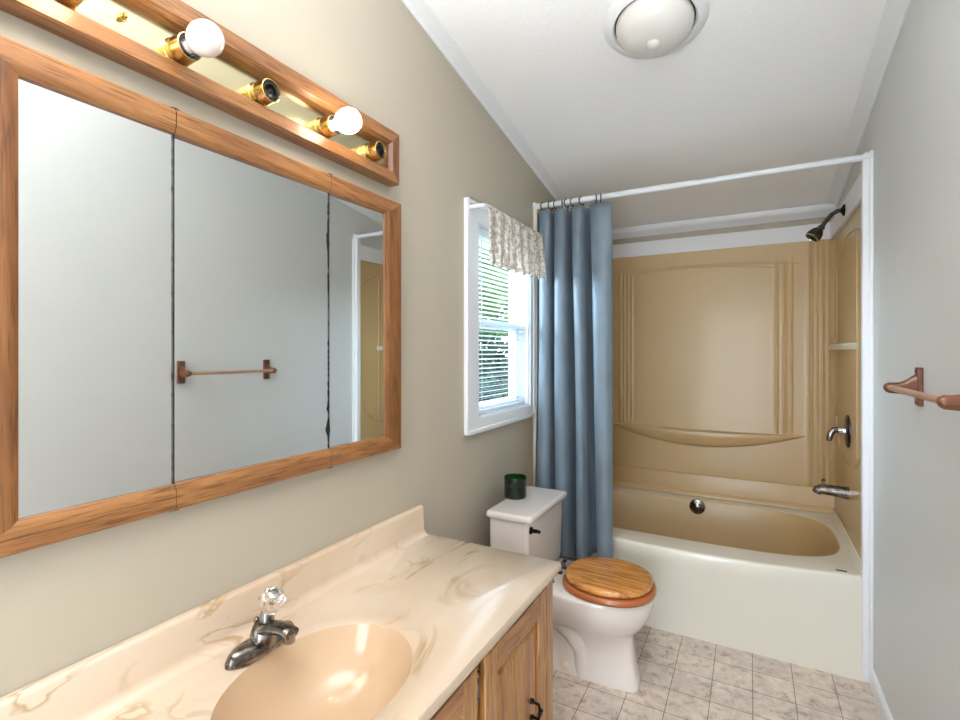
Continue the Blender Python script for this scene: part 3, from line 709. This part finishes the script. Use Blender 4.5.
for y0, y1 in doors:
    z0, z1 = 0.118, 0.668; X0, X1 = 0.5125, 0.532
    sw = 0.062
    d = obj('door', MB().box(X0, X0 + 0.004, y0 + 0.01, y1 - 0.01, z0 + 0.01, z1 - 0.01), M['oak_cab_z'], cab)
    for q0, q1 in ((y0, y0 + sw), (y1 - sw, y1)): obj('door_stile', MB().box(X0, X1, q0, q1, z0, z1), M['oak_cab_z'], d, bevel=0.004, seg=2)
    for q0, q1 in ((z1 - 0.07, z1), (z0, z0 + 0.07)): obj('door_rail', MB().box(X0, X1, y0 + sw, y1 - sw, q0, q1), M['oak_cab_y'], d, bevel=0.004)
    # raised panel: sunk groove, bevelled field
    a, b_, e, g = y0 + sw, y1 - sw, z0 + 0.07, z1 - 0.07
    mb = MB(); rings = []
    for ins, x in ((0, X0 + 0.001), (0, X1 - 0.014), (0.008, X1 - 0.014), (0.022, X1 - 0.003), (0.028, X1 - 0.002)):
        rings.append([(x, a + ins, e + ins), (x, b_ - ins, e + ins), (x, b_ - ins, g - ins), (x, a + ins, g - ins)])
    obj('door_panel', mb.loft(rings), M['oak_cab_z'], d, smooth=25)
    # pull
    py = y1 - 0.118 if y0 > 1 else y0 + 0.03
    mb = MB()
    mb.tube([(X1 - 0.001, py, 0.395), (X1 + 0.022, py, 0.392), (X1 + 0.027, py, 0.372), (X1 + 0.022, py, 0.352), (X1 - 0.001, py, 0.349)], [0.004, 0.0045, 0.006, 0.0045, 0.004], 10)
    for zz in (0.395, 0.349):
        mb.lathe([(0.008, 0), (0.006, 0.003)], (X1 - 0.002, py, zz), (1, 0, 0), 14)
        mb.lathe([(0.001, -0.012), (0.005, -0.006), (0.0035, 0), (0.005, 0.006), (0.001, 0.012)], (X1 + 0.002, py, zz), (0, 1, 0), 8)
    mb.lathe([(0.001, -0.016), (0.006, -0.008), (0.004, 0), (0.006, 0.008), (0.001, 0.016)], (X1 + 0.027, py, 0.372), (0, 1, 0), 8)
    obj('pull', mb, M['black_iron'], d, label='black ornamental pull')
    hy = y1 + 0.003 if y0 < 1 else y0 - 0.003
    if y0 < 1:
        for zz in (0.62, 0.17):
            mb = MB().tube([(X1 - 0.004, hy, zz - 0.028), (X1 - 0.004, hy, zz + 0.028)], 0.005, 10)
            for q in (-0.03, 0.03): mb.lathe([(0.006, -0.004), (0.003, 0.0), (0.006, 0.004)], (X1 - 0.004, hy, zz + q), (0, 0, 1), 10)
            mb.box(X1 - 0.0195, X1 - 0.0185, hy, hy + 0.022, zz - 0.024, zz + 0.024)
            obj('hinge', mb, M['chrome_dark'], d)

vt = thing('countertop_with_sink', 'cream marbled vanity top with an integral oval sink and backsplash', 'vanity top', (0.27, 0.74, 0.69))
# top surface with the sunk oval bowl; spokes from bowl centre to the outline
BX, BY, BA, BB = 0.300, 0.738, 0.168, 0.215
NB = 160
def rect_pt(k, x0, x1, y0, y1, z):
    a = 2 * pi * k / NB; dx, dy = cos(a), sin(a); t = 1e9
    if dx > 1e-6: t = min(t, (x1 - BX) / dx)
    if dx < -1e-6: t = min(t, (x0 - BX) / dx)
    if dy > 1e-6: t = min(t, (y1 - BY) / dy)
    if dy < -1e-6: t = min(t, (y0 - BY) / dy)
    return (BX + dx * t, BY + dy * t, z)
def ell(k, a_, b_, z, cx_=BX, cy_=BY):
    a = 2 * pi * k / NB; c, s = cos(a), sin(a)
    r = 1 / sqrt((c / a_) ** 2 + (s / b_) ** 2); return (cx_ + r * c, cy_ + r * s, z)
# snap the four corners so the slab outline is square
def outline(x0, x1, y0, y1, z):
    pts = [list(rect_pt(k, x0, x1, y0, y1, z)) for k in range(NB)]
    for cx_, cy_ in ((x0, y0), (x0, y1), (x1, y0), (x1, y1)):
        k = min(range(NB), key=lambda q: (pts[q][0] - cx_) ** 2 + (pts[q][1] - cy_) ** 2); pts[k] = [cx_, cy_, z]
    return [tuple(p) for p in pts]
rg = [outline(0.001, VXF - 0.002, VY0, VY1 - 0.002, CT - 0.028), outline(0.001, VXF, VY0, VY1, CT - 0.024), outline(0.001, VXF, VY0, VY1, CT - 0.005), outline(0.001, VXF - 0.0015, VY0, VY1 - 0.0015, CT - 0.0015), outline(0.001, VXF - 0.005, VY0, VY1 - 0.005, CT)]
rg += [[ell(k, BA + 0.028, BB + 0.030, CT) for k in range(NB)], [ell(k, BA + 0.010, BB + 0.012, CT - 0.003) for k in range(NB)], [ell(k, BA, BB, CT - 0.007) for k in range(NB)]]
obj('slab', MB().loft(rg, True, (False, False)), M['marble'], vt, smooth=40)
rg = [[ell(k, BA, BB, CT - 0.007) for k in range(NB)]]
for s_, dz in ((0.975, 0.014), (0.94, 0.03), (0.87, 0.06), (0.76, 0.09), (0.60, 0.112), (0.40, 0.125), (0.2, 0.131), (0.11, 0.133)):
    rg.append([ell(k, BA * s_, BB * s_, CT - 0.007 - dz, BX - 0.01 * (1 - s_), BY) for k in range(NB)])
obj('sink_bowl', MB().loft(rg, True, (False, True)), M['marble_bowl'], vt, smooth=60)
obj('sink_drain', MB().lathe([(0.024, 0), (0.024, 0.003), (0.018, 0.004), (0.016, 0.001), (0.012, 0.003), (0.0, 0.005)], (BX - 0.01, BY, CT - 0.1405), (0, 0, 1), 24), M['bronze'], vt)
# backsplash with a coved foot
bp = [(0.001, CT - 0.001), (0.050, CT - 0.001), (0.038, CT + 0.003), (0.030, CT + 0.010), (0.0255, CT + 0.022), (0.024, CT + 0.095), (0.021, CT + 0.1005), (0.015, CT + 0.103), (0.001, CT + 0.103)]
obj('backsplash', MB().prism(bp, 'y', VY0, VY1 - 0.008), M['marble'], vt, smooth=50, bevel=0.002)

fa = thing('sink_faucet', 'single handle chrome faucet with a clear acrylic knob behind the sink', 'faucet', (0.117, 0.742, CT))
FX, FY = 0.112, 0.745
rg = []
for z, s_ in ((0, 1.0), (0.006, 1.0), (0.012, 0.96), (0.020, 0.86), (0.026, 0.70), (0.029, 0.45)):
    r_ = []
    for k in range(48):
        a = 2 * pi * k / 48; c, s = cos(a), sin(a)
        r_.append((FX + 0.030 * s_ * c, FY - 0.004 + (0.088 * (0.55 + 0.45 * s_)) * (abs(s) ** 0.8) * (1 if s > 0 else -1), CT + z))
    rg.append(r_)
obj('base', MB().loft(rg), M['chrome_dark'], fa, smooth=60)
mb = MB().lathe([(0.030, 0.0), (0.029, 0.02), (0.024, 0.036), (0.020, 0.044)], (FX, FY, CT + 0.012), (0, 0, 1), 28)
rg = []
for t in [k / 10 for k in range(11)]:
    x = FX + 0.005 + 0.088 * t; zc_ = CT + 0.044 + 0.014 * sin(t * pi * 0.7) ; hw = 0.024 - 0.006 * t; hh = 0.014 - 0.003 * t
    rg.append([(x, FY + hw * cos(2 * pi * k / 20), zc_ + hh * sin(2 * pi * k / 20)) for k in range(20)])
mb.loft(rg)
obj('spout', mb, M['chrome_dark'], fa, smooth=60)
obj('aerator', MB().lathe([(0.0125, 0.004), (0.0125, -0.016), (0.010, -0.017)], (FX + 0.084, FY, CT + 0.052), (0, 0, 1), 20), M['chrome'], fa)
obj('stem', MB().lathe([(0.018, 0), (0.016, 0.018), (0.012, 0.034)], (FX, FY + 0.008, CT + 0.046), (0, 0, 1), 20), M['chrome_dark'], fa)
KA = Vector((0.42, -0.12, 0.9)).normalized(); KQ = Vector((0, 0, 1)).rotation_difference(KA); KO = Vector((FX + 0.004, FY + 0.012, CT + 0.078))
mb = MB(); rg = []
for z, r_ in ((0.0, 0.013), (0.006, 0.018), (0.016, 0.021), (0.028, 0.0265), (0.038, 0.0275), (0.046, 0.024), (0.048, 0.013)):
    rg.append([KO + KQ @ Vector((r_ * (1 + 0.07 * cos(8 * 2 * pi * k / 64)) * cos(2 * pi * k / 64), r_ * (1 + 0.07 * cos(8 * 2 * pi * k / 64)) * sin(2 * pi * k / 64), z)) for k in range(64)])
obj('knob', mb.loft(rg), M['acrylic'], fa, smooth=40, label='clear acrylic knob')
obj('knob_cap', MB().lathe([(0.0125, 0), (0.0125, 0.003), (0.008, 0.004)], KO + KA * 0.048, KA, 20), M['chrome'], fa)
obj('drain_rod', MB().lathe([(0.003, 0), (0.003, 0.035), (0.006, 0.038), (0.006, 0.046), (0.003, 0.05)], (FX - 0.024, FY, CT + 0.012), (0, 0, 1), 12), M['chrome_dark'], fa)

# ------------------------------------------------------------------ medicine cabinet
MXF = 0.036; my0, my1, mz0, mz1 = 0.265, 1.349, 1.057, 1.887
iy0, iy1, iz0, iz1 = 0.346, 1.267, 1.110, 1.836
mc = thing('medicine_cabinet', 'wide oak framed medicine cabinet with three mirrored doors over the vanity', 'medicine cabinet', (0.0, 0.807, mz0))
obj('cabinet_body', MB().box(0.0, 0.016, my0 + 0.01, my1 - 0.01, mz0 + 0.01, mz1 - 0.01), M['gap'], mc, smooth=0)
seams = [my0, 0.595, 1.026, my1]
rail_t = [(0.016, iz1), (0.029, iz1), (0.031, iz1 + 0.004), (0.0355, iz1 + 0.012), (MXF, iz1 + 0.018), (MXF, mz1 - 0.006), (MXF - 0.004, mz1), (0.016, mz1)]
rail_b = [(0.016, iz0), (0.029, iz0), (0.031, iz0 - 0.004), (0.0355, iz0 - 0.012), (MXF, iz0 - 0.018), (MXF, mz0 + 0.006), (MXF - 0.004, mz0), (0.016, mz0)]
for i in range(3):
    a, c_ = seams[i] + (0.001 if i else 0), seams[i + 1] - (0.001 if i < 2 else 0)
    g0, g1 = (iy0 if i == 0 else a), (iy1 if i == 2 else c_)
    dn = ['left', 'middle', 'right'][i]
    # each pane sits at a very slight angle in its frame
    xa, xb = ((0.0215, 0.0236), (0.0185, 0.0244), (0.0185, 0.0245))[i]
    ga, gb = g0 - (0.006 if i == 0 else 0), g1 + (0.006 if i == 2 else 0)
    d = obj('mirror_door', MB().prism([(0.0165, ga), (xa, ga), (xb, gb), (0.0165, gb)], 'z', iz0 - 0.006, iz1 + 0.006), M['mirror'], mc, smooth=0)
    for prof, zi, zo in ((rail_t, iz1, mz1), (rail_b, iz0, mz0)):
        # mitred at the cabinet corners, square at the seams
        def yend(z, end):
            f_ = (z - zi) / (zo - zi)
            if end == 0: return (iy0 + (my0 - iy0) * f_) if i == 0 else a
            return (iy1 + (my1 - iy1) * f_) if i == 2 else c_
        obj('rail', MB().loft([[(x, yend(z, 0), z) for x, z in prof], [(x, yend(z, 1), z) for x, z in prof]]), M['oak_y'], d, smooth=30)
    if i in (0, 2):
        yi, yo = (iy0, my0) if i == 0 else (iy1, my1)
        prof = [(0.016, 0), (0.029, 0), (0.031, 0.05), (0.0355, 0.16), (MXF, 0.24), (MXF, 0.93), (MXF - 0.004, 1), (0.016, 1)]
        r0 = [(x, yi + (yo - yi) * f_, iz0 + (mz0 - iz0) * f_) for x, f_ in prof]
        r1 = [(x, yi + (yo - yi) * f_, iz1 + (mz1 - iz1) * f_) for x, f_ in prof]
        obj('stile', MB().loft([r0, r1]), M['oak_z'], d, smooth=30)
# worn black edge of the silvering along each seam
rn = random.Random(7)
for y, amp in ((0.595, 0.0012), (1.026, 0.0022)):
    mb = MB(); n = 90; L_ = []; R_ = []
    for k in range(n + 1):
        z = iz0 + (iz1 - iz0) * k / n
        wob = amp * max(0, rn.gauss(0, 1)) * (0.5 if y > 1 else 0.25)
        if y > 1: wob += 0.008 * exp(-((z - 1.165) / 0.016) ** 2) + 0.005 * exp(-((z - 1.70) / 0.03) ** 2) + 0.004 * exp(-((z - 1.225) / 0.008) ** 2)
        L_.append((0.0262, y - 0.0015 - wob, z)); R_.append((0.0262, y + 0.0016 + (0.3 * wob if rn.random() > 0.6 else 0), z))
    vs = L_ + R_ + [(0.0257, p[1], p[2]) for p in L_] + [(0.0257, p[1], p[2]) for p in R_]; m_ = n + 1
    fs = []
    for k in range(n):
        fs += [(k, k + 1, m_ + k + 1, m_ + k), (2 * m_ + k, 3 * m_ + k, 3 * m_ + k + 1, 2 * m_ + k + 1), (k, 2 * m_ + k, 2 * m_ + k + 1, k + 1), (m_ + k, m_ + k + 1, 3 * m_ + k + 1, 3 * m_ + k)]
    mb.add(vs, fs)
    obj('worn_mirror_edge', mb, M['wear'], mc, smooth=0, label='blackened edge of the mirror silvering')
    for zz, s_ in ((mz1, 1), (mz0, -1)):
        mb = MB().lathe([(0.012, 0), (0.013, 0.0015), (0.008, 0.003), (0.004, 0.0035)], (0.022, y, zz), (0, 0, s_), 16)
        obj('door_pivot', mb, M['chrome_dark'], mc, smooth=40)

# ------------------------------------------------------------------ vanity light bar
ly0, ly1, lz0, lz1 = 0.215, 1.326, 1.944, 2.114
vl_ = thing('vanity_light_bar', 'oak framed light bar with a brass plate and five sockets above the mirrors', 'wall light', (0, 0.78, lz0))
obj('back_plate', MB().box(0.0, 0.011, ly0 + 0.02, ly1 - 0.02, lz0 + 0.012, lz1 - 0.012), M['plate'], vl_, smooth=0)
RP = [(0.0, 1), (0.040, 1), (0.045, 0.92), (0.045, 0.25), (0.034, 0.06), (0.020, 0), (0.0, 0)]     # (x, 0 inner .. 1 outer)
zi0, zi1, sd = 1.988, 2.062, 0.050
for zi, zo in ((zi0, lz0), (zi1, lz1)):
    r0 = [(x, ly0 + sd - sd * f_, zi + (zo - zi) * f_) for x, f_ in RP]
    r1 = [(x, ly1 - sd + sd * f_, zi + (zo - zi) * f_) for x, f_ in RP]
    obj('frame_rail', MB().loft([r0, r1]), M['oak_y'], vl_, smooth=25)
for yi, yo in ((ly0 + sd, ly0), (ly1 - sd, ly1)):
    r0 = [(x, yi + (yo - yi) * f_, zi0 + (lz0 - zi0) * f_) for x, f_ in RP]
    r1 = [(x, yi + (yo - yi) * f_, zi1 + (lz1 - zi1) * f_) for x, f_ in RP]
    obj('frame_stile', MB().loft([r0, r1]), M['oak_z'], vl_, smooth=25)
sock = [0.405, 0.607, 0.803, 1.010, 1.205]; SZ = 2.014
for y in sock:
    s_ = obj('socket', MB().lathe([(0.029, 0), (0.029, 0.006), (0.0265, 0.008), (0.0265, 0.022), (0.0275, 0.024), (0.0265, 0.026), (0.0265, 0.053), (0.0245, 0.054), (0.0235, 0.051), (0.0235, 0.02), (0.0, 0.02)], (0.011, y, SZ), (1, 0, 0), 36), M['brass'], vl_, smooth=40, label='brass socket cup')
    obj('socket_liner', MB().lathe([(0.0232, 0.022), (0.0232, 0.050), (0.0165, 0.050), (0.0155, 0.034), (0.0, 0.033)], (0.011, y, SZ), (1, 0, 0), 28), M['socket'], s_, smooth=40)
    obj('contact_sleeve', MB().lathe([(0.0150, 0.0335), (0.0150, 0.046), (0.0140, 0.046), (0.0135, 0.034)], (0.011, y, SZ), (1, 0, 0), 24), M['chrome_dark'], s_, smooth=40)
for y in (0.505, 1.06):
    obj('cap_nut', MB().lathe([(0.008, 0), (0.008, 0.005), (0.006, 0.006), (0.0055, 0.013), (0.003, 0.016)], (0.011, y, 2.030), (1, 0, 0), 6), M['brass'], vl_, smooth=30)

BPROF = [(0.0125, 0.040), (0.0128, 0.056), (0.0145, 0.062), (0.019, 0.070), (0.027, 0.080), (0.0320, 0.093), (0.0335, 0.104), (0.0320, 0.116), (0.0270, 0.127), (0.0190, 0.134), (0.009, 0.1375), (0.0005, 0.138)]
def bulb(y, mat, label):
    t = thing('light_bulb', label, 'light bulb', (0.011, y, SZ))
    obj('glass_globe', MB().lathe(BPROF, (0.011, y, SZ), (1, 0, 0), 32), mat, t, smooth=60)
    obj('screw_cap', MB().lathe([(0.0118, 0.035), (0.0122, 0.037), (0.0122, 0.0405)], (0.011, y, SZ), (1, 0, 0), 20), M['chrome_dark'], t)
bulb(sock[0], M['bulb_on'], 'lit bulb in the leftmost socket of the light bar, beside the brass nut')
bulb(sock[1], M['bulb_off'], 'unlit opal white bulb with an empty socket to its right')
bulb(sock[3], M['bulb_on'], 'brightly lit bulb between the two empty sockets')

# ------------------------------------------------------------------ ceiling light
LC = Vector((0.775, 1.85, 0)); LC.z = zceil(LC.y); nrm = Vector((0, -SL, -1)).normalized()
cl = thing('ceiling_light', 'round flush ceiling light with a frosted glass dome and white pan', 'ceiling light', LC)
obj('pan', MB().lathe([(0.175, 0.0), (0.178, 0.006), (0.172, 0.014), (0.150, 0.024), (0.144, 0.026), (0.138, 0.020), (0.136, 0.008), (0.0, 0.006)], LC, nrm, 64), M['trim'], cl, smooth=50)
dp = [(0.1325 * cos(a), 0.018 + 0.080 * sin(a)) for a in [k / 14 * pi / 2 * 0.985 for k in range(15)]]
obj('dome', MB().lathe([(0.128, 0.010), (0.1325, 0.014)] + dp, LC, nrm, 64), M['dome'], cl, smooth=60)
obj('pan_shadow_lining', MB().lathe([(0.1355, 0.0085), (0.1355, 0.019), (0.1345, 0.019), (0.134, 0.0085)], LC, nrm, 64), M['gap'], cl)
obj('finial', MB().lathe([(0.022, 0.093), (0.024, 0.101), (0.020, 0.107), (0.008, 0.111), (0.001, 0.112)], LC, nrm, 28), M['dome'], cl, smooth=50)

# ------------------------------------------------------------------ towel bar
TZ = 1.275
tb = thing('towel_bar', 'dark wooden towel bar with two shaped posts on the right wall', 'towel bar', (W, 1.70, TZ))
def post(y):
    p = obj('post_plate', MB().box(W - 0.013, W, y - 0.019, y + 0.019, TZ - 0.052, TZ + 0.063), M['towel_wood'], tb, bevel=0.003)
    rg = []
    for t, h0, h1, hw in ((0.0, -0.030, 0.044, 0.013), (0.12, -0.026, 0.038, 0.013), (0.3, -0.021, 0.026, 0.013), (0.5, -0.018, 0.018, 0.0125), (0.7, -0.017, 0.016, 0.0125), (0.85, -0.016, 0.016, 0.0125), (0.95, -0.011, 0.012, 0.0115), (1.0, -0.004, 0.006, 0.008)):
        x = W - 0.012 - 0.078 * t; zc_, hh = TZ + (h0 + h1) / 2, (h1 - h0) / 2
        rg.append([(x, y + hw * cos(2 * pi * k / 24), zc_ + hh * sin(2 * pi * k / 24)) for k in range(24)])
    obj('arm', MB().loft(rg), M['towel_wood'], p, smooth=60)
    for zz in (TZ - 0.043, TZ + 0.052): obj('screw', MB().lathe([(0.004, 0), (0.003, 0.0015)], (W - 0.013, y, zz), (-1, 0, 0), 12), M['black_iron'], p)
post(1.925); post(1.43)
obj('dowel', MB().tube([(W - 0.073, 1.93, TZ), (W - 0.073, 1.425, TZ)], 0.0088, 16), M['towel_dowel'], tb, label='worn pale dowel')
